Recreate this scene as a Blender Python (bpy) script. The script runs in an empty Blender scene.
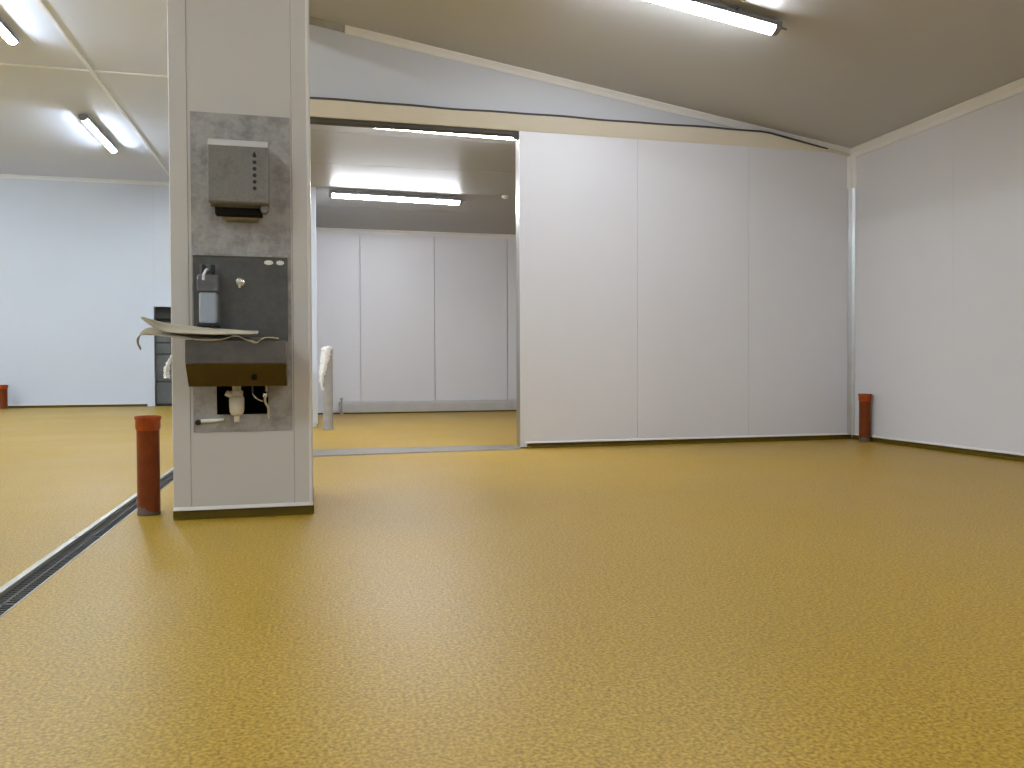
import bpy, bmesh, math, random
from mathutils import Vector, Matrix
S = bpy.context.scene
COL = S.collection
PI = math.pi

# ------------------------------------------------------------------ geometry of the place (metres)
CAM_H = 0.70
YB = 6.70            # back wall of the main room (panel face)
XR = 5.02            # right wall
YC = 3.96            # front of the free-standing column
YF = 16.3            # far wall of the left hall
YS = 12.6            # far wall of the store room behind the opening
ZH = 4.22            # hall ceiling
ZS = 2.84            # store room ceiling
YK = -4.5            # wall behind the camera
XL = -10.0           # left wall of the hall
OPX0, OPX1 = -0.05, 1.725
ZBEAM = 2.735
def ceil_z(x): return 3.519 - 0.1502 * x

# ------------------------------------------------------------------ materials
def new_mat(name):
    m = bpy.data.materials.new(name); m.use_nodes = True
    nt = m.node_tree
    return m, nt, nt.nodes['Principled BSDF']
def tex_coord(nt, scale=None):
    tc = nt.nodes.new('ShaderNodeTexCoord')
    if scale is None: return tc.outputs['Object']
    mp = nt.nodes.new('ShaderNodeMapping'); mp.inputs['Scale'].default_value = scale
    nt.links.new(tc.outputs['Object'], mp.inputs['Vector'])
    return mp.outputs['Vector']
def noise(nt, vec, scale, detail=3, rough=0.5):
    n = nt.nodes.new('ShaderNodeTexNoise')
    n.inputs['Scale'].default_value = scale; n.inputs['Detail'].default_value = detail
    n.inputs['Roughness'].default_value = rough
    nt.links.new(vec, n.inputs['Vector'])
    return n.outputs['Fac']
def ramp(nt, fac, stops):
    r = nt.nodes.new('ShaderNodeValToRGB')
    while len(r.color_ramp.elements) < len(stops): r.color_ramp.elements.new(0.5)
    for e, (p, c) in zip(r.color_ramp.elements, stops):
        e.position = p; e.color = (*c, 1)
    nt.links.new(fac, r.inputs['Fac'])
    return r.outputs['Color']
def mix(nt, fac, a, b, mode='MIX'):
    m = nt.nodes.new('ShaderNodeMix'); m.data_type = 'RGBA'; m.blend_type = mode
    if isinstance(fac, float): m.inputs['Factor'].default_value = fac
    else: nt.links.new(fac, m.inputs['Factor'])
    for s, v in ((6, a), (7, b)):
        if isinstance(v, tuple): m.inputs[s].default_value = (*v, 1)
        else: nt.links.new(v, m.inputs[s])
    return m.outputs[2]
def bump(nt, b, h, strength, dist):
    n = nt.nodes.new('ShaderNodeBump'); n.inputs['Strength'].default_value = strength; n.inputs['Distance'].default_value = dist
    nt.links.new(h, n.inputs['Height']); nt.links.new(n.outputs['Normal'], b.inputs['Normal'])
def simple(name, col, rough=0.5, metal=0.0, var=0.06, scale=6.0, spec=0.5, bumpy=0.0):
    m, nt, b = new_mat(name)
    v = tex_coord(nt)
    n = noise(nt, v, scale, 4)
    lo = tuple(c * (1 - var) for c in col); hi = tuple(min(1, c * (1 + var)) for c in col)
    nt.links.new(ramp(nt, n, [(0.3, lo), (0.7, hi)]), b.inputs['Base Color'])
    b.inputs['Roughness'].default_value = rough; b.inputs['Metallic'].default_value = metal
    b.inputs['Specular IOR Level'].default_value = spec
    if bumpy: bump(nt, b, n, bumpy, 0.01)
    return m
def emit(name, col, strength):
    m, nt, b = new_mat(name)
    b.inputs['Base Color'].default_value = (0.8, 0.8, 0.8, 1)
    b.inputs['Emission Color'].default_value = (*col, 1); b.inputs['Emission Strength'].default_value = strength
    return m

M = {}
M['panel'] = simple('white_panel', (0.70, 0.70, 0.73), 0.38, var=0.012, scale=1.2)
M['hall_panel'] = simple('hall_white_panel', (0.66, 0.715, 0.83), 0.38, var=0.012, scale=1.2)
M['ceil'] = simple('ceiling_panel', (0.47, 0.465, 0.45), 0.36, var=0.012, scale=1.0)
M['hall_trim'] = simple('hall_joint_trim', (0.82, 0.86, 0.95), 0.5, var=0.02)
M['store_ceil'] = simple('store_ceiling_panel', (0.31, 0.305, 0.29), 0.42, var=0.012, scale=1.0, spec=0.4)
M['gable'] = simple('shaded_gable_panel', (0.55, 0.56, 0.58), 0.4, var=0.012, scale=1.0)  # same white panel, darkened: shade above the lamp's cut-off put into the colour
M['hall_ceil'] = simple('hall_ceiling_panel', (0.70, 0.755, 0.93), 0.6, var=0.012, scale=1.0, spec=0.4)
M['trim'] = simple('white_trim', (0.77, 0.755, 0.73), 0.4, var=0.02)
M['column_panel'] = simple('column_panel', (0.60, 0.58, 0.56), 0.42, var=0.02, scale=2.0)
M['beam'] = simple('cream_flashing', (0.66, 0.61, 0.50), 0.45, var=0.02)
M['dark_edge'] = simple('dark_edging', (0.05, 0.045, 0.035), 0.6, var=0.1)
M['black'] = simple('black_plastic', (0.012, 0.012, 0.012), 0.5, var=0.1)
M['foam'] = simple('dark_cavity', (0.014, 0.013, 0.011), 0.9, var=0.2, spec=0.1)
M['cove'] = simple('shaded_resin_cove', (0.105, 0.068, 0.002), 0.5, var=0.12, scale=25, spec=0.15)  # floor resin darkened: shade under the panel lip put into the colour
M['sill'] = simple('grey_steel_sill', (0.21, 0.185, 0.155), 0.45, metal=0.2, var=0.12, scale=8)
M['kerb'] = simple('grey_kerb', (0.50, 0.49, 0.46), 0.5, var=0.05)
M['alu'] = simple('bare_aluminium', (0.46, 0.46, 0.46), 0.34, metal=1.0, var=0.05)
M['jamb'] = simple('jamb_aluminium', (0.33, 0.315, 0.275), 0.3, metal=0.75, var=0.03)
M['lamp_grey'] = simple('lamp_housing', (0.22, 0.22, 0.235), 0.45, var=0.03)
M['film'] = simple('white_plastic_film', (0.80, 0.80, 0.80), 0.3, var=0.05, scale=30)
M['cream'] = simple('cream_plastic', (0.62, 0.58, 0.48), 0.45, var=0.08, scale=20)
M['chrome'] = simple('chrome', (0.75, 0.75, 0.75), 0.12, metal=1.0, var=0.02)
M['white'] = simple('white_plastic', (0.80, 0.80, 0.78), 0.4, var=0.02)
M['grey_pipe'] = simple('grey_pipe', (0.33, 0.32, 0.31), 0.45, var=0.12, scale=14)
M['door_dark'] = simple('dark_door', (0.13, 0.14, 0.15), 0.25, var=0.2, scale=3)
M['void'] = simple('dark_gap', (0.03, 0.03, 0.032), 0.6, var=0.1)
M['bottle'] = simple('milky_bottle', (0.36, 0.41, 0.49), 0.3, var=0.03)
M['soap_grey'] = simple('soap_bracket_grey', (0.13, 0.135, 0.15), 0.4, var=0.1, scale=30)
M['paper'] = simple('kraft_sheet', (0.37, 0.31, 0.21), 0.75, var=0.16, scale=11, bumpy=0.3)
M['paper_pale'] = simple('pale_sheet', (0.45, 0.395, 0.29), 0.75, var=0.14, scale=9, bumpy=0.3)
M['lens_main'] = emit('lamp_lens_main', (0.91, 0.95, 1.035), 35.0)
M['lens_hall'] = emit('lamp_lens_hall', (0.82, 0.93, 1.0), 80.0)
M['lens_store'] = emit('lamp_lens_store', (0.92, 0.955, 1.02), 44.0)

def steel(name, base, rough, metal, stain, lo=0.42, hi=0.75, scale=9):
    m, nt, b = new_mat(name)
    v = tex_coord(nt)
    n1 = noise(nt, v, scale, 6, 0.65); n2 = noise(nt, v, scale * 5, 4, 0.6)
    c1 = ramp(nt, n1, [(lo, stain), (hi, base)])
    c2 = ramp(nt, n2, [(0.3, (0.82, 0.82, 0.82)), (0.65, (1, 1, 1))])
    nt.links.new(mix(nt, 1.0, c1, c2, 'MULTIPLY'), b.inputs['Base Color'])
    b.inputs['Metallic'].default_value = metal; b.inputs['Roughness'].default_value = rough
    return m
M['plate'] = steel('stained_galvanised_plate', (0.44, 0.425, 0.41), 0.5, 0.3, (0.29, 0.275, 0.26), 0.36, 0.56, 10)
M['splash'] = steel('grey_stainless', (0.128, 0.128, 0.122), 0.4, 0.5, (0.10, 0.098, 0.093), 0.35, 0.6, 7)
M['basin'] = steel('brushed_stainless', (0.19, 0.172, 0.15), 0.28, 0.85, (0.155, 0.14, 0.12), 0.35, 0.6, 6)
M['highlight_steel'] = simple('bevel_highlight_steel', (0.62, 0.60, 0.57), 0.4, metal=0.35, var=0.05)  # lighter steel copy: lamp reflection on the dispenser bevel put into its colour
M['knee'] = steel('knee_panel_steel', (0.125, 0.105, 0.08), 0.22, 0.9, (0.11, 0.09, 0.07), 0.35, 0.6, 6)
M['towel'] = steel('dispenser_steel', (0.30, 0.28, 0.25), 0.34, 0.75, (0.24, 0.22, 0.195), 0.33, 0.5, 14)
M['grate'] = steel('drain_grate_steel', (0.06, 0.054, 0.046), 0.6, 0.15, (0.03, 0.026, 0.022), 0.35, 0.6, 9)
M['drain_edge'] = simple('drain_edge_steel', (0.75, 0.72, 0.64), 0.25, metal=0.6, var=0.08, scale=5)

def pipe_mat(name, body, top, z_top, z_low, dirt):
    m, nt, b = new_mat(name)
    tc = nt.nodes.new('ShaderNodeTexCoord')
    sep = nt.nodes.new('ShaderNodeSeparateXYZ'); nt.links.new(tc.outputs['Object'], sep.inputs['Vector'])
    n = noise(nt, tc.outputs['Object'], 16, 5, 0.6)
    c = ramp(nt, n, [(0.3, tuple(x * 0.8 for x in body)), (0.7, tuple(x * 1.15 for x in body))])
    mr = nt.nodes.new('ShaderNodeMath'); mr.operation = 'MULTIPLY_ADD'; mr.inputs[1].default_value = 0.13; 
    nt.links.new(n, mr.inputs[0]); nt.links.new(sep.outputs['Z'], mr.inputs[2])
    lt = nt.nodes.new('ShaderNodeMath'); lt.operation = 'LESS_THAN'; lt.inputs[1].default_value = z_low + 0.065
    nt.links.new(mr.outputs[0], lt.inputs[0])
    c = mix(nt, lt.outputs[0], c, dirt)
    nt.links.new(c, b.inputs['Base Color']); b.inputs['Roughness'].default_value = 0.5; b.inputs['Specular IOR Level'].default_value = 0.2
    return m
M['orange'] = pipe_mat('orange_drain_pipe', (0.175, 0.034, 0.001), None, 0.5, 0.032, (0.13, 0.095, 0.07))
M['orange_socket'] = simple('orange_pipe_socket', (0.34, 0.058, 0.005), 0.5, var=0.15, scale=25, spec=0.25)

def floor_mat():
    m, nt, b = new_mat('yellow_quartz_resin')
    v = tex_coord(nt)
    big = noise(nt, v, 0.9, 3, 0.5)
    fine = noise(nt, v, 115, 2, 0.6)
    vor = nt.nodes.new('ShaderNodeTexVoronoi'); vor.inputs['Scale'].default_value = 110; nt.links.new(v, vor.inputs['Vector'])
    c = ramp(nt, fine, [(0.36, (0.27, 0.160, 0.012)), (0.5, (0.405, 0.250, 0.025)), (0.64, (0.53, 0.338, 0.049))])
    cv = ramp(nt, vor.outputs['Color'], [(0.0, (0.80, 0.80, 0.80)), (0.25, (0.97, 0.97, 0.97)), (1.0, (1.08, 1.08, 1.08))])
    c = mix(nt, 1.0, c, cv, 'MULTIPLY')
    cb = ramp(nt, big, [(0.3, (0.93, 0.93, 0.90)), (0.7, (1.0, 1.0, 1.0))])
    c = mix(nt, 1.0, c, cb, 'MULTIPLY')
    nt.links.new(c, b.inputs['Base Color'])
    rr = ramp(nt, big, [(0.3, (0.36, 0.36, 0.36)), (0.7, (0.44, 0.44, 0.44))])
    nt.links.new(rr, b.inputs['Roughness'])
    b.inputs['Specular IOR Level'].default_value = 0.24
    bump(nt, b, fine, 0.12, 0.002)
    return m
M['floor'] = floor_mat()

# ------------------------------------------------------------------ mesh helpers
def bm_box(bm, x0, x1, y0, y1, z0, z1):
    vs = [bm.verts.new(p) for p in ((x0,y0,z0),(x1,y0,z0),(x1,y1,z0),(x0,y1,z0),(x0,y0,z1),(x1,y0,z1),(x1,y1,z1),(x0,y1,z1))]
    for f in ((3,2,1,0),(4,5,6,7),(0,1,5,4),(1,2,6,5),(2,3,7,6),(3,0,4,7)):
        bm.faces.new([vs[i] for i in f])
def bm_prism(bm, prof, a, b, axis='x'):
    """closed 2D profile extruded from a to b; profile is (y,z) for x, (x,z) for y, (x,y) for z"""
    def P(u, w, t):
        return (t, u, w) if axis == 'x' else (u, t, w) if axis == 'y' else (u, w, t)
    A = [bm.verts.new(P(u, w, a)) for u, w in prof]; B = [bm.verts.new(P(u, w, b)) for u, w in prof]
    n = len(prof)
    for i in range(n):
        j = (i + 1) % n
        bm.faces.new((A[i], A[j], B[j], B[i]))
    bm.faces.new(A[::-1]); bm.faces.new(B)
def bm_lathe(bm, prof, seg=32, c=(0,0,0), axis='z'):
    """prof = list of (r, h); revolved about an axis through c"""
    rings = []
    def P(r, h, a):
        u, v = r * math.cos(a), r * math.sin(a)
        p = (u, v, h) if axis == 'z' else (u, h, v) if axis == 'y' else (h, u, v)
        return (p[0] + c[0], p[1] + c[1], p[2] + c[2])
    for r, h in prof:
        if r < 1e-6: rings.append([bm.verts.new(P(0, h, 0))])
        else: rings.append([bm.verts.new(P(r, h, 2 * PI * k / seg)) for k in range(seg)])
    for A, B in zip(rings, rings[1:]):
        for k in range(seg):
            l = (k + 1) % seg
            if len(A) == 1 and len(B) == 1: continue
            if len(A) == 1: bm.faces.new((A[0], B[k], B[l]))
            elif len(B) == 1: bm.faces.new((A[k], A[l], B[0]))
            else: bm.faces.new((A[k], A[l], B[l], B[k]))
def bm_tube(bm, pts, r, seg=12):
    pts = [Vector(p) for p in pts]; rings = []
    for i, p in enumerate(pts):
        t = (pts[min(i + 1, len(pts) - 1)] - pts[max(i - 1, 0)]).normalized()
        up = Vector((0, 0, 1)) if abs(t.z) < 0.9 else Vector((0, 1, 0))
        u = t.cross(up).normalized(); v = u.cross(t)
        rr = r[i] if isinstance(r, (list, tuple)) else r
        rings.append([bm.verts.new(p + u * rr * math.cos(2 * PI * k / seg) + v * rr * math.sin(2 * PI * k / seg)) for k in range(seg)])
    for A, B in zip(rings, rings[1:]):
        for k in range(seg):
            bm.faces.new((A[k], A[(k + 1) % seg], B[(k + 1) % seg], B[k]))
    bm.faces.new(rings[0][::-1]); bm.faces.new(rings[-1])
def smooth_path(pts, n=6):
    P = [Vector(p) for p in pts]; out = []
    for i in range(len(P) - 1):
        p0, p1, p2, p3 = P[max(i - 1, 0)], P[i], P[i + 1], P[min(i + 2, len(P) - 1)]
        for k in range(n):
            t = k / n
            out.append(0.5 * ((2 * p1) + (p2 - p0) * t + (2 * p0 - 5 * p1 + 4 * p2 - p3) * t * t + (3 * p1 - p0 - 3 * p2 + p3) * t ** 3))
    out.append(P[-1]); return out
def link(name, bm, mat, parent=None, origin=(0, 0, 0), bevel=0.0, smooth=False, seg=2):
    bmesh.ops.recalc_face_normals(bm, faces=bm.faces)
    o3 = Vector(origin)
    bmesh.ops.translate(bm, verts=bm.verts, vec=-o3)
    me = bpy.data.meshes.new(name); bm.to_mesh(me); bm.free()
    me.materials.append(mat)
    o = bpy.data.objects.new(name, me); COL.objects.link(o)
    o.location = o3
    if parent is not None:
        o.parent = parent; o.location = o3 - (parent.location if parent.parent is None else parent.location + parent.parent.location)
    if smooth:
        for p in me.polygons: p.use_smooth = True
        me.set_sharp_from_angle(angle=math.radians(40))
    if bevel:
        b = o.modifiers.new('bevel', 'BEVEL'); b.width = bevel; b.segments = seg; b.limit_method = 'ANGLE'
    return o
def tag(o, label=None, cat=None, group=None, kind=None):
    if label: o['label'] = label
    if cat: o['category'] = cat
    if group: o['group'] = group
    if kind: o['kind'] = kind
    return o
def empty(name, loc, label, cat, group=None, kind=None):
    o = bpy.data.objects.new(name, None); COL.objects.link(o); o.location = loc; o.empty_display_size = 0.1
    return tag(o, label, cat, group, kind)
def boxes(name, lst, mat, parent=None, origin=(0, 0, 0), bevel=0.0):
    bm = bmesh.new()
    for b in lst: bm_box(bm, *b)
    return link(name, bm, mat, parent, origin, bevel)
def structure(o, label, cat='wall'):
    return tag(o, label, cat, kind='structure')

# ------------------------------------------------------------------ floor with the drain channel cut into it
DX0, DX1 = -0.985, -0.868        # drain channel edges
DY0, DY1 = YK, 6.55
bm = bmesh.new()
def quad(a, b, c, d): bm.faces.new([bm.verts.new(p) for p in (a, b, c, d)])
XE, YE = 6.3, 17.6
quad((XL-.2, YK-.2, 0), (DX0, YK-.2, 0), (DX0, YE, 0), (XL-.2, YE, 0))
quad((DX1, YK-.2, 0), (XE, YK-.2, 0), (XE, YE, 0), (DX1, YE, 0))
quad((DX0, DY1, 0), (DX1, DY1, 0), (DX1, YE, 0), (DX0, YE, 0))
quad((DX0, YK-.2, 0), (DX1, YK-.2, 0), (DX1, DY0, 0), (DX0, DY0, 0))
ZD = -0.06
quad((DX0, DY0, ZD), (DX1, DY0, ZD), (DX1, DY1, ZD), (DX0, DY1, ZD))
quad((DX0, DY0, 0), (DX0, DY0, ZD), (DX0, DY1, ZD), (DX0, DY1, 0))
quad((DX1, DY0, ZD), (DX1, DY0, 0), (DX1, DY1, 0), (DX1, DY1, ZD))
quad((DX0, DY1, 0), (DX0, DY1, ZD), (DX1, DY1, ZD), (DX1, DY1, 0))
bmesh.ops.remove_doubles(bm, verts=bm.verts, dist=1e-5)
structure(link('floor', bm, M['floor']), 'speckled ochre yellow resin floor running through all rooms', 'floor')

dr = empty('floor_drain', (-0.925, 3.0, -0.06), 'long dark slotted floor drain in the yellow floor left of the column', 'drain')
bm = bmesh.new()
bm_box(bm, DX0 + .0005, DX0 + .024, DY0 + .01, DY1 - .01, -0.0595, 0.0025)
bm_box(bm, DX1 - .0045, DX1 - .0005, DY0 + .01, DY1 - .01, -0.0595, 0.002)
bm_box(bm, DX0 + .024, DX1 - .008, DY0 + .01, DY1 - .01, -0.0595, -0.052)
link('channel_frame', bm, M['drain_edge'], dr)
y = 2.70 - 7.0
first = None
while y < DY1 - 0.1:
    y1 = min(y + 0.996, DY1 - .02)
    bm = bmesh.new(); x0, x1 = DX0 + .026, DX1 - .010
    bm_box(bm, x0, x0 + .006, y, y1, -.03, -.006); bm_box(bm, x1 - .006, x1, y, y1, -.03, -.006)
    bm_box(bm, x0 + .034, x0 + .042, y, y1, -.026, -.0075)
    n = int((y1 - y) / 0.024)
    for k in range(n + 1):
        yy = y + k * (y1 - y - .008) / n
        bm_box(bm, x0 + .006, x1 - .006, yy, yy + .009, -.024, -.0085)
    link('grate', bm, M['grate'], dr, origin=(-0.925, y, -.05))
    y += 1.0

# ------------------------------------------------------------------ walls
G = 0.003
def panels_x(name, xs, y, z0, z1, mat, t=0.10, label='', face=-1, G=0.003, back=.006):
    """wall facing -Y (face -1) or +Y made of upright panels split at xs"""
    bm = bmesh.new()
    for a, b in zip(xs, xs[1:]):
        ya, yb = (y, y + t * .6) if face < 0 else (y - t * .6, y)
        bm_box(bm, a + G / 2, b - G / 2, ya, yb, z0, z1)
    ya, yb = (y + back, y + t) if face < 0 else (y - t, y - back)
    bm_box(bm, xs[0] + G, xs[-1] - G, ya, yb, z0, z1)
    return structure(link(name, bm, mat), label)
def panels_y(name, ys, x, z0, z1, mat, t=0.10, label='', face=-1, G=0.0012):
    bm = bmesh.new()
    for a, b in zip(ys, ys[1:]):
        xa, xb = (x, x + t * .6) if face < 0 else (x - t * .6, x)
        bm_box(bm, xa, xb, a + G / 2, b - G / 2, z0, z1)
    xa, xb = (x + .006, x + t) if face < 0 else (x - t, x - .006)
    bm_box(bm, xa, xb, ys[0] + G, ys[-1] - G, z0, z1)
    return structure(link(name, bm, mat), label)
LIP = 0.042
# back wall of the main room: three panels right of the opening, one left, gable above
bm = bmesh.new()
for a, b in ((OPX1, 2.81), (2.81, 3.915), (3.915, XR)):
    bm_box(bm, a + G / 2, b - G / 2, YB, YB + .06, LIP, ZBEAM + .06)
bm_box(bm, OPX1 + .01, XR - .01, YB + .006, YB + .10, 0.0, ZBEAM + .06)
bm_box(bm, -1.064, OPX0, YB, YB + .10, LIP, ZBEAM + .06)
bm_box(bm, -1.05, OPX0 - .01, YB + .012, YB + .09, 0.0, LIP)
structure(link('wall_back', bm, M['panel'], bevel=.0015, seg=1), 'white panelled back wall right of the open doorway')
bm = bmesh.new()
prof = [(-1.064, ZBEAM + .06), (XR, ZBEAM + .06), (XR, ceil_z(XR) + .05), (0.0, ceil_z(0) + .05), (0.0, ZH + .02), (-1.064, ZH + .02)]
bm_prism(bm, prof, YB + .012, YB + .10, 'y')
structure(link('wall_gable', bm, M['gable']), 'white gable with painted-in shade above the cream flashing, under the sloping ceiling')
# right wall
panels_y('wall_right', [YK, -1.45, -0.3, 0.85, 2.0, 3.15, 4.30, 5.45, YB + .1], XR, LIP, ceil_z(XR) + .05, M['panel'], label='white panelled wall on the right side of the main room')
# wall behind the camera, hall walls
panels_x('wall_front', [XL, -8, -6, -4, -2, 0, 1.2, 2.4, 3.6, XR + .1], YK, 0.0, ZH, M['hall_panel'], label='white wall behind the viewpoint', face=1)
panels_y('wall_left', [YK, -2, 0.5, 3, 5.5, 8, 10.5, 13, YF + .1], XL, 0.0, ZH, M['hall_panel'], label='white wall at the far left of the hall', face=1)
DRX0, DRX1, DRZ = -2.935, -1.85, 1.875
bm = bmesh.new()
xs = [XL - .1, DRX0]
for a, b in zip(xs, xs[1:]):
    bm_box(bm, a + .001, b - .001, YF, YF + .1, LIP, ZH + .02)
bm_box(bm, DRX0, DRX1, YF, YF + .1, DRZ, ZH + .02)
bm_box(bm, DRX1, -0.05, YF, YF + .1, LIP, ZH + .02)
structure(link('wall_far', bm, M['hall_panel']), 'pale blue-white far wall of the hall on the left')
# store room behind the opening
panels_x('wall_store_far', [-.1, 0.687, 1.845, 3.03, 4.3], YS, 0.0, ZS + .02, M['panel'], label='white panelled far wall of the store room seen through the doorway', G=0.011, back=.04)
panels_y('wall_store_right', [YB + .1, 8.0, 9.15, 10.3, 11.45, YS], 4.25, 0.0, ZS + .02, M['panel'], label='right wall of the store room')
bm = bmesh.new()
bm_box(bm, -.10, .028, 9.75, YS, LIP, ZS + .02); bm_box(bm, -.09, .018, 9.76, YS, 0, LIP)
structure(link('wall_partition', bm, M['hall_panel'], bevel=.006), 'narrow white wall end just inside the doorway on the left')
# header between hall and main room / store room (hidden line of the column)
boxes('trim_1', [(-.62, -.04, YK, YB + .012, 3.50, ZH + .02)], M['panel'])
structure(bpy.data.objects['trim_1'], 'header wall over the column between hall and main room', 'header')
boxes('trim_2', [(-.20, -.10, YB + .10, YF, ZS - .02, ZH + .02)], M['hall_panel'])
structure(bpy.data.objects['trim_2'], 'fascia above the store room beside the hall', 'fascia')

# ------------------------------------------------------------------ ceilings
bm = bmesh.new()
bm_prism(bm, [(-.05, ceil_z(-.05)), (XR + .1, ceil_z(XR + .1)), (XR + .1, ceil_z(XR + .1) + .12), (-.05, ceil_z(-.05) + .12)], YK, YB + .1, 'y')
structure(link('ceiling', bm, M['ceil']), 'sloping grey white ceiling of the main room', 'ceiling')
boxes('ceiling_hall', [(XL - .1, -.05, YK - .1, YF + .1, ZH, ZH + .1)], M['hall_ceil'])
structure(bpy.data.objects['ceiling_hall'], 'high flat white ceiling of the hall on the left', 'ceiling')
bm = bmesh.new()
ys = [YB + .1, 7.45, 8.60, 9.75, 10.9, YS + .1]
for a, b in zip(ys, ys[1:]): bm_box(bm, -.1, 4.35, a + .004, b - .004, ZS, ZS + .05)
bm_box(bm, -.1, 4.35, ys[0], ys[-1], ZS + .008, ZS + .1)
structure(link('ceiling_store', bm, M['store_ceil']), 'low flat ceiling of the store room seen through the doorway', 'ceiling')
# battens on the hall ceiling
def batten(n, x0, x1, y0, y1, lab):
    bm = bmesh.new()
    bm_box(bm, x0, x1, y0, y1, ZH - .010, ZH - .0005)
    structure(link(n, bm, M['hall_trim'], bevel=.004, seg=1), lab, 'ceiling joint strip')
batten('trim_3', -2.555, -2.505, YK, YF - .1, 'joint strip running lengthwise along the hall ceiling')
batten('trim_4', XL, -2.56, 10.38, 10.43, 'joint strip crossing the hall ceiling left of the lengthwise strip')
batten('trim_5', -2.50, -.62, 10.38, 10.43, 'joint strip crossing the hall ceiling right of the lengthwise strip')

# ------------------------------------------------------------------ coves (ceiling trim), base coves, lips
def cove_profile(sgn, c, zc, w=0.085, d=0.085):
    """profile against a wall at coordinate c with the ceiling at zc (sgn: direction into the room)"""
    return [(c + .002 * sgn * -1, zc), (c + sgn * w, zc), (c + sgn * w, zc - .012), (c + sgn * w * .42, zc - d * .55), (c + sgn * .016, zc - d), (c - .002 * sgn, zc - d)]
bm = bmesh.new()
bm_prism(bm, cove_profile(-1, XR, ceil_z(XR) + .006, .06, .082), YK, YB, 'y')
structure(link('trim_6', bm, M['trim']), 'white cove strip along the top of the right wall', 'cove trim')
# sloping cove on the gable: from the bare gap near the column to the corner
bm = bmesh.new()
x0, x1 = 0.262, XR - .004
def sloped(bm, prof, x0, x1):
    A = [bm.verts.new((x0, u, ceil_z(x0) + w)) for u, w in prof]; B = [bm.verts.new((x1, u, ceil_z(x1) + w)) for u, w in prof]
    n = len(prof)
    for i in range(n):
        j = (i + 1) % n; bm.faces.new((A[i], A[j], B[j], B[i]))
    bm.faces.new(A[::-1]); bm.faces.new(B)
YG = YB + .012
sloped(bm, [(YG + .002, .004), (YG - .052, .004), (YG - .052, -.008), (YG - .026, -.030), (YG - .012, -.052), (YG + .002, -.052)], x0, x1)
structure(link('trim_7', bm, M['trim']), 'white cove strip sloping along the top of the gable', 'cove trim')
bm = bmesh.new()
sloped(bm, [(YG + .002, .004), (YG - .045, .004), (YG - .045, -.006), (YG - .006, -.045), (YG + .002, -.045)], -.03, x0 - .004)
structure(link('trim_8', bm, M['grey_pipe']), 'bare grey gap at the end of the gable cove beside the column', 'cove trim')
bm = bmesh.new()
bm_prism(bm, cove_profile(-1, YF, ZH + .002, .06, .06), XL, -.2, 'x')
structure(link('trim_9', bm, M['hall_trim']), 'white cove strip along the top of the far hall wall', 'cove trim')
bm = bmesh.new()
bm_prism(bm, cove_profile(-1, YS, ZS + .002, .06, .06), .03, 4.25, 'x')
structure(link('trim_10', bm, M['trim']), 'white cove strip along the top of the store room wall', 'cove trim')

def base_x(n, x0, x1, y, lab, lip=True, idx=None):
    bm = bmesh.new()
    prof = [(y + .012, 0), (y - .016, 0), (y - .006, .006), (y + .002, .02), (y + .006, LIP), (y + .012, LIP)]
    bm_prism(bm, [(u, max(w, .0005)) for u, w in prof], x0, x1, 'x')
    structure(link(n, bm, M['cove']), lab, 'baseboard')
def lip_x(n, x0, x1, y, lab):
    bm = bmesh.new()
    bm_prism(bm, [(y - .0005, LIP), (y - .012, LIP + .001), (y - .012, LIP + .008), (y - .003, LIP + .018), (y - .0005, LIP + .018)], x0, x1, 'x')
    structure(link(n, bm, M['trim']), lab, 'wall foot trim')
base_x('baseboard_back', OPX1, XR, YB, 'olive resin cove with painted shade at the foot of the back wall panels')
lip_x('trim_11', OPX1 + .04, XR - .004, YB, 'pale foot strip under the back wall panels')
base_x('baseboard_far', XL, DRX0 - .13, YF, 'cove with painted shade at the foot of the far hall wall')
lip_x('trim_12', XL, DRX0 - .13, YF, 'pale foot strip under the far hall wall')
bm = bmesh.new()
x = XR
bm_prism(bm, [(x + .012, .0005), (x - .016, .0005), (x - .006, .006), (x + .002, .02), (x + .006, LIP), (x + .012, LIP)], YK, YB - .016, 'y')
structure(link('baseboard_right', bm, M['cove']), 'olive resin cove with painted shade at the foot of the right wall', 'baseboard')
bm = bmesh.new()
bm_prism(bm, [(x - .0005, LIP), (x - .012, LIP + .001), (x - .012, LIP + .008), (x - .003, LIP + .018), (x - .0005, LIP + .018)], YK, YB - .012, 'y')
structure(link('trim_13', bm, M['trim']), 'pale foot strip under the right wall', 'wall foot trim')
# corner strip between back wall and right wall: aluminium below, white piece at the top
ALU_Z = 2.42
def corner_piece(n, z0, z1, mat, lab, grow=0.0):
    g = .050 + grow
    bm = bmesh.new()
    bm_prism(bm, [(XR - .001, YB - .001), (XR - g, YB - .001), (XR - g, YB - .004), (XR - .022, YB - .026), (XR - .004, YB - g), (XR - .001, YB - g)], z0, z1, 'z')
    structure(link(n, bm, mat), lab, 'corner strip')
corner_piece('trim_14', LIP, ALU_Z, M['alu'], 'bare shiny aluminium strip in the right back corner')
corner_piece('trim_15', ALU_Z - .02, ceil_z(XR) - .06, M['trim'], 'short white strip above the aluminium in the right back corner', .012)

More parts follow.
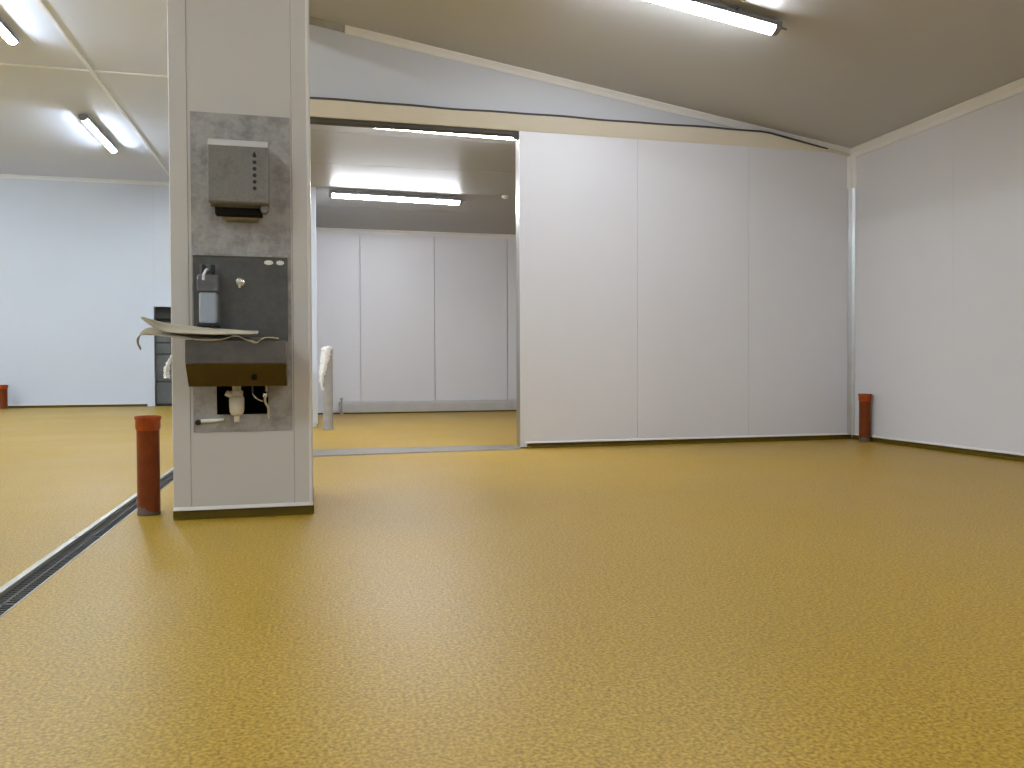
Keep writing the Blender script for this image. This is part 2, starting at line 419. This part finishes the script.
# cream flashing over the opening with its dark top edge
bm = bmesh.new()
N = 30; bx0, bx1 = -.06, XR - .055
ring = []
for i in range(N + 1):
    x = bx0 + (bx1 - bx0) * i / N
    zt = min(2.858, ceil_z(x) - .045); zb = min(ZBEAM, zt - .02)
    yo = YB - .002 - .062 * max(0.05, (zt - zb)) / .125
    ring.append([bm.verts.new(p) for p in ((x, YB + .011, zb), (x, YB - .006, zb), (x, yo, zt - .012), (x, yo, zt), (x, YB + .011, zt))])
for A, B in zip(ring, ring[1:]):
    for k in range(5): bm.faces.new((A[k], A[(k + 1) % 5], B[(k + 1) % 5], B[k]))
bm.faces.new(ring[0][::-1]); bm.faces.new(ring[-1])
structure(link('trim_16', bm, M['beam']), 'cream flashing strip over the doorway and back wall panels', 'flashing')
bm = bmesh.new()
ring = []
random.seed(3)
for i in range(61):
    x = -.06 + (4.72 + .06) * i / 60
    z = 2.858 + .003 * math.sin(x * 4.1) + .002 * math.sin(x * 9.7)
    z = min(z, ceil_z(x) - .055)
    yo = YB - .064 + max(0, x - 4.2) * .05; th = .012 - max(0, x - 4.1) * .012
    ring.append([bm.verts.new(p) for p in ((x, YB + .010, z + .0005), (x, yo - .006, z - .004), (x, yo - .006, z + th), (x, YB + .010, z + th + .002))])
for A, B in zip(ring, ring[1:]):
    for k in range(4): bm.faces.new((A[k], A[(k + 1) % 4], B[(k + 1) % 4], B[k]))
bm.faces.new(ring[0][::-1]); bm.faces.new(ring[-1])
structure(link('trim_17', bm, M['dark_edge']), 'wavy dark strip along the top of the cream flashing', 'seal')

# doorway: track, right jamb with its white edge strip, sill
bm = bmesh.new()
bm_box(bm, OPX0, OPX1 - .001, YB + .014, YB + .10, ZBEAM - .032, ZBEAM + .055)
bm_box(bm, OPX1 - .045, OPX1 - .001, YB + .012, YB + .05, ZBEAM - .065, ZBEAM - .03)
structure(link('trim_18', bm, M['dark_edge']), 'dark sliding door track under the cream flashing', 'door track')
boxes('trim_19', [(OPX1 - .004, OPX1 + .009, YB + .003, YB + .125, 0.013, ZBEAM - .07)], M['jamb'])
structure(bpy.data.objects['trim_19'], 'aluminium reveal on the right side of the doorway', 'door jamb')
bm = bmesh.new()
bm_prism(bm, [(OPX1 - .003, YB + .002), (OPX1 - .003, YB - .006), (OPX1 + .012, YB - .006), (OPX1 + .016, YB - .003), (OPX1 + .055, YB - .003), (OPX1 + .058, YB - .0005), (OPX1 + .058, YB + .001)], .012, ZBEAM - .004, 'z')
structure(link('trim_20', bm, M['panel']), 'white edge strip on the right side of the doorway', 'door trim')
bm = bmesh.new()
vs = []
for x, yf, yb in ((OPX0 - .12, YB - .20, YB + .34), (OPX1 - .012, YB - .085, YB + .26)):
    vs.append([bm.verts.new(p) for p in ((x, yf, .0008), (x, yf + .006, .010), (x, yb - .01, .010), (x, yb, .0008))])
for k in range(4): bm.faces.new((vs[0][k], vs[0][(k + 1) % 4], vs[1][(k + 1) % 4], vs[1][k]))
bm.faces.new(vs[0][::-1]); bm.faces.new(vs[1])
structure(link('trim_21', bm, M['sill']), 'flat grey steel strip across the floor of the doorway', 'door sill')
# kerb in the store room
bm = bmesh.new()
bm_prism(bm, [(YS - .001, .02), (YS - .11, .02), (YS - .11, .15), (YS - .085, .175), (YS - .001, .185)], .35, 4.24, 'x')
structure(link('trim_22', bm, M['kerb'], bevel=.004), 'pale grey kerb at the foot of the store room wall', 'kerb')
bm = bmesh.new()
bm_prism(bm, [(YS - .001, .0005), (YS - .105, .0005), (YS - .105, .02), (YS - .001, .02)], .03, 4.24, 'x')
structure(link('baseboard_store', bm, M['cove']), 'dark joint under the store room kerb', 'baseboard')
# white end strip of the back wall seen left of the column
boxes('trim_23', [(-1.084, -1.0642, YB - .012, YB + .112, LIP, ZH - .001)], M['trim'], bevel=.003)
structure(bpy.data.objects['trim_23'], 'white end strip of the back wall just left of the column', 'wall trim')

# far door in the hall
bm = bmesh.new()
FW = .135
bm_box(bm, DRX0 - FW, DRX0, YF - .035, YF + .12, 0.0, DRZ + FW)
bm_box(bm, DRX0, DRX1, YF - .035, YF + .12, DRZ, DRZ + FW)
bm_box(bm, DRX1, DRX1 + FW, YF - .035, YF + .12, 0.0, DRZ + FW)
d1 = structure(link('door_1', bm, M['hall_panel'], bevel=.006), 'dark sectional door in a white frame on the far hall wall', 'door')
bm = bmesh.new()
zs = [0.03, .46, .98, 1.20, 1.60]
for a, b in zip(zs, zs[1:]): bm_box(bm, DRX0 + .01, DRX1 - .01, YF + .05, YF + .09, a + .014, b - .014)
dl = link('door_leaf', bm, M['door_dark'], d1, bevel=.006)
bm = bmesh.new()
for z in zs: bm_box(bm, DRX0 + .005, DRX1 - .005, YF + .06, YF + .10, z - .015, z + .015)
bm_box(bm, DRX0 + .002, DRX1 - .002, YF + .11, YF + .16, 0, DRZ)
bm_box(bm, DRX0 + .004, DRX1 - .004, YF + .04, YF + .07, 1.66, 1.69)
link('door_rail', bm, M['void'], dl)

# ------------------------------------------------------------------ ceiling lamps
def lamp(loc, direction, length, lens, label, tilt=0.0, yaw=0.0, group='ceiling lamps', skirt=.064, depth=.046):
    """batten lamp hung just under a ceiling; direction x or y; loc = centre on the ceiling"""
    e = empty('ceiling_lamp', loc, label, 'lamp', group)
    rz = (PI / 2 if direction == 'y' else 0) + yaw
    e.rotation_euler = (0, tilt, rz)
    L = length / 2
    def put(n, bm, m, **k):
        bmesh.ops.recalc_face_normals(bm, faces=bm.faces)
        me = bpy.data.meshes.new(n); bm.to_mesh(me); bm.free(); me.materials.append(m)
        o = bpy.data.objects.new(n, me); COL.objects.link(o); o.parent = e
        if k.get('smooth'):
            for p in me.polygons: p.use_smooth = True
            me.set_sharp_from_angle(angle=math.radians(35))
        return o
    bm = bmesh.new()
    bm_prism(bm, [(-.030, -.024), (.030, -.024), (.051, -.036), (.054, -skirt), (.0515, -skirt), (.049, -.052), (-.049, -.052), (-.0515, -skirt), (-.054, -skirt), (-.051, -.036)], -L, L, 'x')
    put('housing', bm, M['lamp_grey'])
    bm = bmesh.new()
    prof = [(.048, -.053)] + [(.048 * math.cos(a), -.058 - depth * math.sin(a)) for a in [PI * k / 10 for k in range(11)]] + [(-.048, -.053)]
    bm_prism(bm, prof, -L + .035, L - .035, 'x')
    put('diffuser', bm, lens, smooth=True)
    for s in (-1, 1):
        bm = bmesh.new()
        prof = [(.0545, -.032)] + [(.0545 * math.cos(a), -.056 - .050 * math.sin(a)) for a in [PI * k / 8 for k in range(9)]] + [(-.0545, -.032)]
        bm_prism(bm, prof, s * (L - .034), s * (L + .004), 'x')
        put('end_cap', bm, M['lamp_grey'])
        bm = bmesh.new()
        bm_box(bm, s * L * .62 - .02, s * L * .62 + .02, -.025, .025, -.0235, 0.0)
        put('mounting_clip', bm, M['lamp_grey'])
    bm = bmesh.new()
    bm_lathe(bm, [(0, L + .004), (.014, L + .004), (.014, L + .03), (.008, L + .034), (.006, L + .075), (0, L + .075)], 16, (0, 0, -.044), 'x')
    put('reflection_stub', bm, M['lamp_grey'])  # stub added at the lamp end for its blurred reflection in the ceiling
    return e
tilt = math.atan(0.1502)
def main_lamp(x, y, label):
    return lamp((x, y, ceil_z(x)), 'x', 1.56, M['lens_main'], label, tilt=tilt)
main_lamp(2.31, 4.90, 'bright batten lamp on the sloping ceiling at the top edge of the picture')
MAIN_OUT = 'batten lamp on the main room ceiling out of the picture, behind the viewpoint'
main_lamp(2.31, 0.4, MAIN_OUT)
main_lamp(2.31, -2.9, MAIN_OUT)
lamp((-3.06, 13.0, ZH), 'y', 1.75, M['lens_hall'], 'whole batten lamp on the hall ceiling, above the far wall left of the column', group='hall ceiling lamps', skirt=.072, depth=.044)
lamp((-3.06, 8.65, ZH), 'y', 1.75, M['lens_hall'], 'batten lamp cut by the top left corner of the picture', group='hall ceiling lamps', skirt=.072, depth=.044)
HALL_OUT = 'batten lamp on the hall ceiling out of the picture'
for x, y in ((-3.06, 4.3), (-3.06, -0.1), (-7.2, 13.0), (-7.2, 8.65), (-7.2, 4.3), (-7.2, -0.1)):
    lamp((x, y, ZH), 'y', 1.75, M['lens_hall'], HALL_OUT, group='hall ceiling lamps', skirt=.072, depth=.044)
lamp((0.99, 9.86, ZS), 'x', 1.62, M['lens_store'], 'bright batten lamp on the store room ceiling, seen whole through the doorway', yaw=.06, group='store room lamps')
lamp((0.99, 6.935, ZS), 'x', 1.62, M['lens_store'], 'thin bright sliver of batten lamp right under the cream flashing', yaw=.06, group='store room lamps')
lamp((3.1, 11.3, ZS), 'x', 1.62, M['lens_store'], 'batten lamp deep in the store room, hidden by the doorway', yaw=.06, group='store room lamps') if False else None

# small round fitting on the store ceiling
bm = bmesh.new(); bm_lathe(bm, [(0, -.03), (.025, -.03), (.04, -.018), (.045, 0), (0, 0)], 20, (2.32, 9.75, ZS))
tag(link('ceiling_fitting', bm, M['white'], origin=(2.32, 9.75, ZS), smooth=True), 'tiny round fitting on the store room ceiling right of the lamp', 'fitting')

# ------------------------------------------------------------------ column
CX0, CX1, CY1, CZ1 = -.640, -.014, 4.56, 3.51
HX0, HX1, HZ0, HZ1 = -.452, -.210, .482, .655      # hole cut for the pipes
PX0, PX1 = -.562, -.100
bm = bmesh.new()
# core set back from the faces, hollow behind the hole
bm_box(bm, CX0 + .006, CX1 - .006, YC + .25, CY1 - .006, 0, CZ1)
bm_box(bm, CX0 + .006, HX0, YC + .006, YC + .25, 0, CZ1)
bm_box(bm, HX1, CX1 - .006, YC + .006, YC + .25, 0, CZ1)
bm_box(bm, HX0, HX1, YC + .006, YC + .25, 0, HZ0)
bm_box(bm, HX0, HX1, YC + .006, YC + .25, HZ1, CZ1)
col = structure(link('column', bm, M['foam'], origin=(-.327, 4.26, 0)), 'free-standing white panelled column carrying the hand wash station', 'column')
bm = bmesh.new()
for b in ((PX0, HX0, LIP, CZ1), (HX1, PX1, LIP, CZ1), (HX0, HX1, LIP, HZ0), (HX0, HX1, HZ1, CZ1)):
    bm_box(bm, b[0], b[1], YC, YC + .0055, b[2], b[3])
bmesh.ops.remove_doubles(bm, verts=bm.verts, dist=1e-5)
link('front_panel', bm, M['column_panel'], col)
def corner_trim(sx):
    bm = bmesh.new()
    xo = CX0 if sx < 0 else CX1; xi = PX0 - .0012 if sx < 0 else PX1 + .0012
    bm_prism(bm, [(xi, YC - .003), (xo, YC - .003), (xo, YC + .09), (xo - sx * .0055, YC + .09), (xo - sx * .0055, YC + .0055), (xi, YC + .0055)], LIP, CZ1, 'z')
    link('corner_trim', bm, M['column_panel'], col, bevel=.002)
corner_trim(-1); corner_trim(1)
bm = bmesh.new()
bm_prism(bm, [(CX1 - .017, YC - .0032), (CX1 - .017, YC - .008), (CX1 - .004, YC - .008), (CX1 - .004, YC - .0032)], LIP, CZ1, 'z')
link('edge_bead', bm, M['trim'], col, bevel=.002)
bm = bmesh.new()
for sx, xo in ((-1, CX0), (1, CX1)):
    bm_box(bm, min(xo, xo - sx * .005), max(xo, xo - sx * .005), YC + .0905, CY1, LIP, CZ1)
bm_box(bm, CX0, CX1, CY1 - .0055, CY1, LIP, CZ1)
link('side_panel', bm, M['column_panel'], col)
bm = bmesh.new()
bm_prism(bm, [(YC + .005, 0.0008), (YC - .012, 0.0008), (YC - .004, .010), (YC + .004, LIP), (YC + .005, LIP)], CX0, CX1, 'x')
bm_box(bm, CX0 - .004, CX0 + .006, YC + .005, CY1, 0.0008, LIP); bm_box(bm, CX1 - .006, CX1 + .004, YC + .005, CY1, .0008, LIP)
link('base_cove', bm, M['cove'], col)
bm = bmesh.new()
bm_prism(bm, [(YC - .0035, LIP), (YC - .011, LIP + .001), (YC - .011, LIP + .006), (YC - .0035, LIP + .018)], CX0, CX1, 'x')
link('foot_strip', bm, M['trim'], col)

# ------------------------------------------------------------------ wash station on the column
YP = YC - .004
bm = bmesh.new()
QX0, QX1, QZ0, QZ1 = -.549, -.106, .405, 1.888
for b in ((QX0, HX0 + .006, QZ0, QZ1), (HX1 - .006, QX1, QZ0, QZ1), (HX0 + .006, HX1 - .006, QZ0, HZ0 + .004), (HX0 + .006, HX1 - .006, HZ1 - .004, QZ1)):
    bm_box(bm, b[0], b[1], YP - .0005, YC - .0005, b[2], b[3])
bmesh.ops.remove_doubles(bm, verts=bm.verts, dist=1e-5)
plate = link('backing_plate', bm, M['plate'], origin=(-.327, YP, 1.15))
tag(plate, 'tall stained grey steel plate fixed to the front of the column', 'metal plate')
# sheet edges folded: thin side flange
YP = YC - .0045

# paper towel dispenser
TX0, TX1, TZ0, TZ1, TY = -.455, -.200, 1.452, 1.730, 3.80
tw = empty('towel_dispenser', (-.327, YP, 1.44), 'square grey steel paper towel dispenser high on the steel plate', 'towel dispenser')
bm = bmesh.new()
prof = [(YP, TZ1), (TY + .030, TZ1), (TY, TZ1 - .030), (TY, TZ0), (TY + .012, TZ0 - .010), (TY + .016, TZ0 - .006), (TY + .008, TZ0 + .006), (TY + .008, TZ1 - .034), (TY + .034, TZ1 - .008), (YP, TZ1 - .008)]
bm_prism(bm, prof, TX0, TX1, 'x')
for a, b in ((TX0, TX0 + .005), (TX1 - .005, TX1)):
    bm_prism(bm, [(YP, TZ1 - .001), (TY + .030, TZ1 - .001), (TY + .001, TZ1 - .030), (TY + .001, TZ0 + .001), (YP, TZ0 + .001)], a, b, 'x')
link('cover', bm, M['towel'], tw, bevel=.002)
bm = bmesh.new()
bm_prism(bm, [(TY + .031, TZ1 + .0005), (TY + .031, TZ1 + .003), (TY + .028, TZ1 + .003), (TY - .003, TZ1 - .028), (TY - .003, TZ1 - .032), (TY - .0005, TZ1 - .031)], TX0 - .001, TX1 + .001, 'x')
link('bevel_highlight', bm, M['highlight_steel'], tw, bevel=.001)  # painted highlight strip laid over the cover's top bevel
bm = bmesh.new()   # sloping bottom tray with the outlet slot
bm_prism(bm, [(TY + .010, TZ0), (TY + .045, TZ0 - .020), (TY + .051, TZ0 - .017), (TY + .016, TZ0 + .004)], TX0 + .006, TX1 - .006, 'x')
link('bottom_lip', bm, M['towel'], tw)
bm = bmesh.new()
bm_box(bm, TX0 + .022, TX1 - .03, TY + .052, YP - .03, TZ0 - .048, TZ0 + .02)
link('outlet_slot', bm, M['foam'], tw)
bm = bmesh.new()
bm_prism(bm, [(YP, TZ0), (YP - .028, TZ0 - .01), (YP - .026, TZ0 - .05), (YP - .012, TZ0 - .066), (YP, TZ0 - .068)], TX0 + .06, TX1 - .05, 'x')
link('rear_tray', bm, M['towel'], tw, bevel=.006)
bm = bmesh.new(); bm_lathe(bm, [(0, TY + .028), (.016, TY + .028), (.019, TY + .034), (.019, TY + .07), (0, TY + .07)], 24, (TX1 - .018, 0, TZ0 - .024), 'y')
link('lock_knob', bm, M['towel'], tw, smooth=True)
bm = bmesh.new()
for k in range(6):
    z = TZ1 - .070 - k * .0292
    bm_lathe(bm, [(0, TY - .0014), (.0088, TY - .0014), (.0088, TY + .001), (0, TY + .001)], 20, (-.2565, 0, z), 'y')
bm_prism(bm, [(-.2565 - .0075, TZ1 - .065), (-.2565, TZ1 - .048), (-.2565 + .0075, TZ1 - .065)], TY - .0014, TY + .001, 'y')
tag(link('level_holes', bm, M['black'], tw), 'column of six black level holes, the topmost drop-shaped')

# steel splashback with sink: one unit
sk = empty('hand_wash_sink', (-.335, YP, .62), 'knee-operated steel hand wash sink with a dark grey splashback on the column', 'sink')
SX0, SX1, SZ1, SPZ = -.542, -.122, .826, 1.224
SPY = YP - .014
bm = bmesh.new()
bm_box(bm, SX0, SX1, SPY, YP - .0005, SZ1 - .02, SPZ)
spb = link('splashback', bm, M['splash'], sk, bevel=.002)
bm = bmesh.new()
bm_box(bm, SX0, SX1, YP - .022, YP - .0005, SPZ - .001, SPZ + .010)
link('top_flange', bm, M['plate'], sk, bevel=.002)
SFY = 3.68
bm = bmesh.new()    # basin: walls + bowl
zb = .722
bm_box(bm, SX0, SX1, SFY, SFY + .012, zb, SZ1)
bm_box(bm, SX0, SX0 + .012, SFY + .012, SPY - .0005, zb, SZ1)
bm_box(bm, SX1 - .012, SX1, SFY + .012, SPY - .0005, zb, SZ1)
bm_box(bm, SX0 + .012, SX1 - .012, SFY + .012, SPY - .0005, zb, zb + .012)
link('basin', bm, M['basin'], sk, bevel=.003)
bm = bmesh.new()    # knee panel leaning back under the basin
KY, KZ = 3.766, .622
bm_prism(bm, [(SFY + .001, zb - .001), (KY, KZ), (KY + .01, KZ), (SFY + .02, zb - .001)], SX0 + .001, SX1 - .001, 'x')
bm_prism(bm, [(SFY + .02, zb - .001), (KY + .004, KZ), (YP - .06, KZ), (YP - .03, zb - .001)], SX0 + .001, SX0 + .006, 'x')
bm_prism(bm, [(SFY + .02, zb - .001), (KY + .004, KZ), (YP - .06, KZ), (YP - .03, zb - .001)], SX1 - .006, SX1 - .001, 'x')
kp = link('knee_panel', bm, M['knee'], sk)
nrm = Vector((0, -(zb - KZ), -(KY - SFY))).normalized()
bm = bmesh.new(); bm_lathe(bm, [(0, 0), (.013, 0), (.013, .006), (.009, .009), (0, .009)], 20)
cpos = Vector((-.262, SFY + (KY - SFY) * .60, zb - (zb - KZ) * .60))
rot = nrm.to_track_quat('Z', 'Y').to_matrix().to_4x4()
bmesh.ops.transform(bm, matrix=Matrix.Translation(cpos) @ rot, verts=bm.verts)
link('knee_button', bm, M['foam'], kp)
bm = bmesh.new()
bm_lathe(bm, [(0, SPY), (.020, SPY), (.020, SPY - .004), (.013, SPY - .007), (.013, SPY - .030), (.016, SPY - .032), (.016, SPY - .046), (.010, SPY - .050), (0, SPY - .050)], 24, (-.336, 0, 1.104), 'y')
bm_lathe(bm, [(0, -.030), (.008, -.030), (.009, 0), (0, 0)], 16, (-.336, SPY - .038, 1.104), 'z')
link('faucet_nozzle', bm, M['chrome'], sk, smooth=True)
for x, w in ((-.207, .021), (-.155, .018)):
    bm = bmesh.new()
    bm_lathe(bm, [(0, -.0025), (.8, -.0025), (1, 0), (0, 0)], 28, (0, 0, 0), 'y')
    bmesh.ops.transform(bm, matrix=Matrix.Translation((x, SPY - .0003, 1.199)) @ Matrix.Diagonal((w, 1, .011, 1)), verts=bm.verts)
    tag(link('oval_badge', bm, M['white'], spb), 'small white oval badge')
# siphon
bm = bmesh.new()
TYc = 3.893
bm_lathe(bm, [(0, .642), (.020, .642), (.020, .600), (.028, .598), (.029, .585), (.026, .575), (.032, .570), (.034, .555), (.033, .520), (.031, .500), (.024, .488), (.012, .482), (.012, .455), (0, .455)], 28, (-.352, TYc, 0))
bm_tube(bm, [(-.372, TYc - .01, .578), (-.390, TYc - .012, .586), (-.398, TYc - .012, .590)], [.014, .015, .013], 14)
sp = link('siphon', bm, M['cream'], sk, smooth=True)
# hoses in the cutout
bm = bmesh.new()
bm_tube(bm, smooth_path([(-.224, 3.93, .66), (-.222, 3.915, .60), (-.228, 3.905, .55), (-.214, 3.915, .515), (-.216, 3.935, .48), (-.215, 3.94, .465)]), .0055)
link('water_hose', bm, M['cream'], sk, smooth=True)
bm = bmesh.new()
bm_lathe(bm, [(0, -.012), (.010, -.012), (.012, -.004), (.012, .010), (.008, .016), (0, .016)], 18, (-.228, 3.905, .578), 'z')
bm_tube(bm, smooth_path([(-.29, 3.99, .655), (-.287, 3.985, .60), (-.283, 3.98, .575), (-.27, 3.98, .56), (-.24, 3.975, .545)]), .006)
link('valve', bm, M['chrome'], sk, smooth=True)
# white strip and dark clamp at the lower left of the plate
bm = bmesh.new()
bm_tube(bm, [(-.515, YP - .012, .458), (-.470, YP - .010, .459), (-.415, YP - .008, .463)], [.008, .009, .006], 10)
wl = link('plastic_stub', bm, M['white'], smooth=True, origin=(-.47, YP, .458))
tag(wl, 'short white plastic stub at the lower left of the steel plate', 'plastic stub')
bm = bmesh.new()
bm_lathe(bm, [(0, YP), (.013, YP), (.013, YP - .02), (.006, YP - .024), (0, YP - .024)], 14, (-.528, 0, .452), 'y')
link('end_nut', bm, M['black'], wl)

# soap dispenser
so = empty('soap_dispenser', (-.468, SPY, .90), 'lever soap dispenser with a milky bottle at the left of the splashback', 'soap dispenser')
sx, sy = -.468, 3.885
bm = bmesh.new()
bm_box(bm, sx - .044, sx + .044, SPY - .008, SPY - .0005, .895, 1.185)
link('wall_bracket', bm, M['soap_grey'], so, bevel=.002)
bm = bmesh.new()
bm_box(bm, sx - .039, sx + .039, sy - .036, sy + .036, .905, 1.048)
link('bottle', bm, M['bottle'], so, bevel=.012, seg=4)
bm = bmesh.new()
bm_box(bm, sx - .046, sx + .046, sy - .038, SPY - .008, .893, .9045)
link('bottle_rest', bm, M['black'], so, bevel=.002)
bm = bmesh.new()
bm_prism(bm, [(sy - .040, 1.050), (SPY - .0085, 1.050), (SPY - .0085, 1.135), (sy - .022, 1.128), (sy - .040, 1.105)], sx - .046, sx + .046, 'x')
ph = link('pump_head', bm, M['soap_grey'], so, bevel=.006)
for dx in (-.026, .012):
    bm = bmesh.new()
    bm_box(bm, sx + dx, sx + dx + .014, sy - .02, sy + .03, 1.129, 1.175)
    link('lever_hinge', bm, M['black'], ph, bevel=.003)
bm = bmesh.new()
bm_tube(bm, smooth_path([(sx - .002, sy - .01, 1.152), (sx - .005, sy - .045, 1.145), (sx - .012, sy - .07, 1.118), (sx - .013, sy - .072, 1.098)]), [.006] * 18 + [.007], 10)
link('lever', bm, M['white'], ph, smooth=True)

# ------------------------------------------------------------------ sheets lying on the sink
def sheet(name, mat, label, rows, thick=.003):
    """rows: list of cross lines, each (x, yf, zf, yb, zb)"""
    bm = bmesh.new(); V = []
    pts = [[], []]
    F = smooth_path([(r[0], r[1], r[2]) for r in rows], 5); B = smooth_path([(r[0] + r[5], r[3], r[4]) for r in rows], 5)
    nb = 8
    for i, (a, b) in enumerate(zip(F, B)):
        line = []
        for k in range(nb + 1):
            t = k / nb
            p = a.lerp(b, t); p.z += .006 * math.sin(i * .7 + k * 1.1) * math.sin(PI * t)
            line.append(bm.verts.new(p))
        V.append(line)
    for A, C in zip(V, V[1:]):
        for k in range(nb): bm.faces.new((A[k], A[k + 1], C[k + 1], C[k]))
    c = rows[len(rows) // 2]
    o = link(name, bm, mat, origin=(c[0], (c[1] + c[3]) / 2, c[2]), smooth=True)
    s = o.modifiers.new('solid', 'SOLIDIFY'); s.thickness = thick; s.offset = 1
    tag(o, label, 'cardboard sheet', 'sheets lying on the sink')
    return o
sheet('cardboard_sheet', M['paper'], 'lower brown sheet on the sink whose left end curls down in a hook', [
    (-.712, 3.645, .785, 3.665, .788, 0), (-.722, 3.643, .806, 3.67, .812, 0), (-.722, 3.642, .828, 3.69, .838, 0), (-.705, 3.642, .843, 3.72, .872, 0), (-.66, 3.642, .842, 3.76, .880, 0),
    (-.60, 3.640, .836, 3.82, .880, .01), (-.53, 3.638, .828, 3.86, .874, .01), (-.46, 3.635, .820, 3.88, .866, .01),
    (-.39, 3.636, .824, 3.88, .860, 0), (-.33, 3.640, .840, 3.86, .846, -.01), (-.28, 3.632, .820, 3.84, .842, -.02), (-.248, 3.630, .808, 3.82, .838, -.02), (-.225, 3.640, .824, 3.80, .838, -.02), (-.195, 3.655, .834, 3.78, .836, -.02), (-.150, 3.67, .8290, 3.76, .832, -.02)])
sheet('cardboard_sheet', M['paper_pale'], 'upper pale sheet on the sink whose left end points up', [
    (-.712, 3.66, .918, 3.67, .922, .005), (-.69, 3.655, .900, 3.69, .914, .01), (-.64, 3.650, .868, 3.76, .902, .01), (-.58, 3.648, .856, 3.82, .898, .01),
    (-.50, 3.646, .852, 3.85, .890, 0), (-.41, 3.646, .850, 3.86, .884, 0), (-.33, 3.648, .852, 3.85, .878, 0), (-.27, 3.652, .852, 3.83, .874, 0), (-.245, 3.656, .856, 3.80, .870, 0)])

# ------------------------------------------------------------------ orange drain pipes and grey pipe
def drain_pipe(loc, r, h, label, sock=.064, group='orange drain pipe stubs'):
    e = empty('drain_pipe', loc, label, 'pipe', group)
    bm = bmesh.new()
    bm_lathe(bm, [(0, .001), (r * 1.03, .001), (r * 1.03, .012), (r, .016), (r, h - sock), (r * .9, h - sock), (0, h - sock)], 40)
    o = link('pipe', bm, M['orange'], smooth=True); o.parent = e
    bm = bmesh.new()
    R = r * 1.10
    bm_lathe(bm, [(r * .99, h - sock - .006), (R, h - sock + .008), (R, h - .018), (R * 1.07, h - .014), (R * 1.07, h - .002), (R * 1.03, h), (R * .93, h), (R * .93, h - .06), (0, h - .062)], 40)
    o = link('socket', bm, M['orange_socket'], smooth=True); o.parent = e
    return e
drain_pipe((-.782, 4.15, 0), .051, .475, 'tall orange drain pipe stub standing between floor drain and column')
drain_pipe((4.952, 6.42, 0), .050, .445, 'orange drain pipe stub standing in the right back corner')
drain_pipe((-5.42, 16.0, 0), .09, .43, 'distant orange drain pipe stub in front of the far hall wall at the left edge')
gp = empty('grey_pipe', (.142, 9.35, 0), 'grey pipe stub standing inside the doorway with white film hung over it', 'pipe')
bm = bmesh.new()
bm_lathe(bm, [(0, .001), (.062, .001), (.062, .02), (.056, .024), (.056, .86), (.061, .865), (.061, .93), (.052, .93), (.052, .87), (0, .865)], 32)
o = link('pipe', bm, M['grey_pipe'], smooth=True); o.parent = gp

def film(name, label, pts, widths, seed, cat='plastic film'):
    rnd = random.Random(seed); bm = bmesh.new(); V = []
    P = smooth_path(pts, 5)
    for i, p in enumerate(P):
        w = widths[min(int(i / 5), len(widths) - 1)] * (1 + .25 * rnd.uniform(-1, 1))
        line = []
        for k in range(7):
            t = k / 6 - .5
            line.append(bm.verts.new((p.x + t * w, p.y - .018 * math.cos(t * 5) + rnd.uniform(-.008, .008), p.z + rnd.uniform(-.008, .008))))
        V.append(line)
    for A, C in zip(V, V[1:]):
        for k in range(6): bm.faces.new((A[k], A[k + 1], C[k + 1], C[k]))
    o = link(name, bm, M['film'], origin=P[len(P) // 2], smooth=True)
    s = o.modifiers.new('solid', 'SOLIDIFY'); s.thickness = .002
    tag(o, label, cat)
    return o
film('plastic_film', 'twisted white plastic film hanging on the wall end left of the column',
     [(-1.075, YB - .016, .90), (-1.066, YB - .016, .86), (-1.075, YB - .018, .82), (-1.098, YB - .022, .77), (-1.118, YB - .024, .715), (-1.122, YB - .024, .665), (-1.120, YB - .022, .63)],
     [.025, .022, .02, .028, .04, .045], 4)
film('plastic_film', 'crumpled white plastic film draped over the grey pipe in the doorway',
     [(.165, 9.30, .945), (.135, 9.27, .93), (.115, 9.265, .84), (.095, 9.262, .72), (.075, 9.262, .62), (.072, 9.262, .52), (.09, 9.262, .45)],
     [.09, .11, .09, .07, .045, .03], 9)
# small stub by the store room kerb
bm = bmesh.new()
bm_lathe(bm, [(0, .001), (.03, .001), (.03, .015), (.014, .02), (.014, .22), (.022, .225), (.022, .25), (0, .25)], 16)
o = link('pipe_stub', bm, M['grey_pipe'], smooth=True); o.location = (.39, YS - .17, 0)
tag(o, 'thin little pipe stub standing by the store room kerb', 'pipe')

# ------------------------------------------------------------------ camera, world, view
f = 800.0; yaw = math.atan(197 / f); p = math.atan(16.3 / f); r = -0.004
F = Vector((math.sin(yaw) * math.cos(p), math.cos(yaw) * math.cos(p), -math.sin(p)))
R = Vector((math.cos(yaw), -math.sin(yaw), 0)); U = R.cross(F)
R2 = R * math.cos(r) + U * math.sin(r); U2 = U * math.cos(r) - R * math.sin(r)
cam = bpy.data.cameras.new('camera'); cam.sensor_width = 36; cam.lens = f / 1024 * 36
co = bpy.data.objects.new('camera', cam); COL.objects.link(co)
m = Matrix((R2, U2, -F)).transposed().to_4x4(); m.translation = (0, 0, CAM_H)
co.matrix_world = m
S.camera = co
w = bpy.data.worlds.new('world'); S.world = w; w.use_nodes = True
w.node_tree.nodes['Background'].inputs['Color'].default_value = (0.05, 0.05, 0.05, 1)
S.view_settings.view_transform = 'Standard'; S.view_settings.look = 'None'
S.view_settings.gamma = 1; S.view_settings.exposure = 1.12; S.view_settings.use_curve_mapping = False
S.cycles.use_denoising = True
S.cycles.diffuse_bounces = 7; S.cycles.glossy_bounces = 5; S.cycles.max_bounces = 10
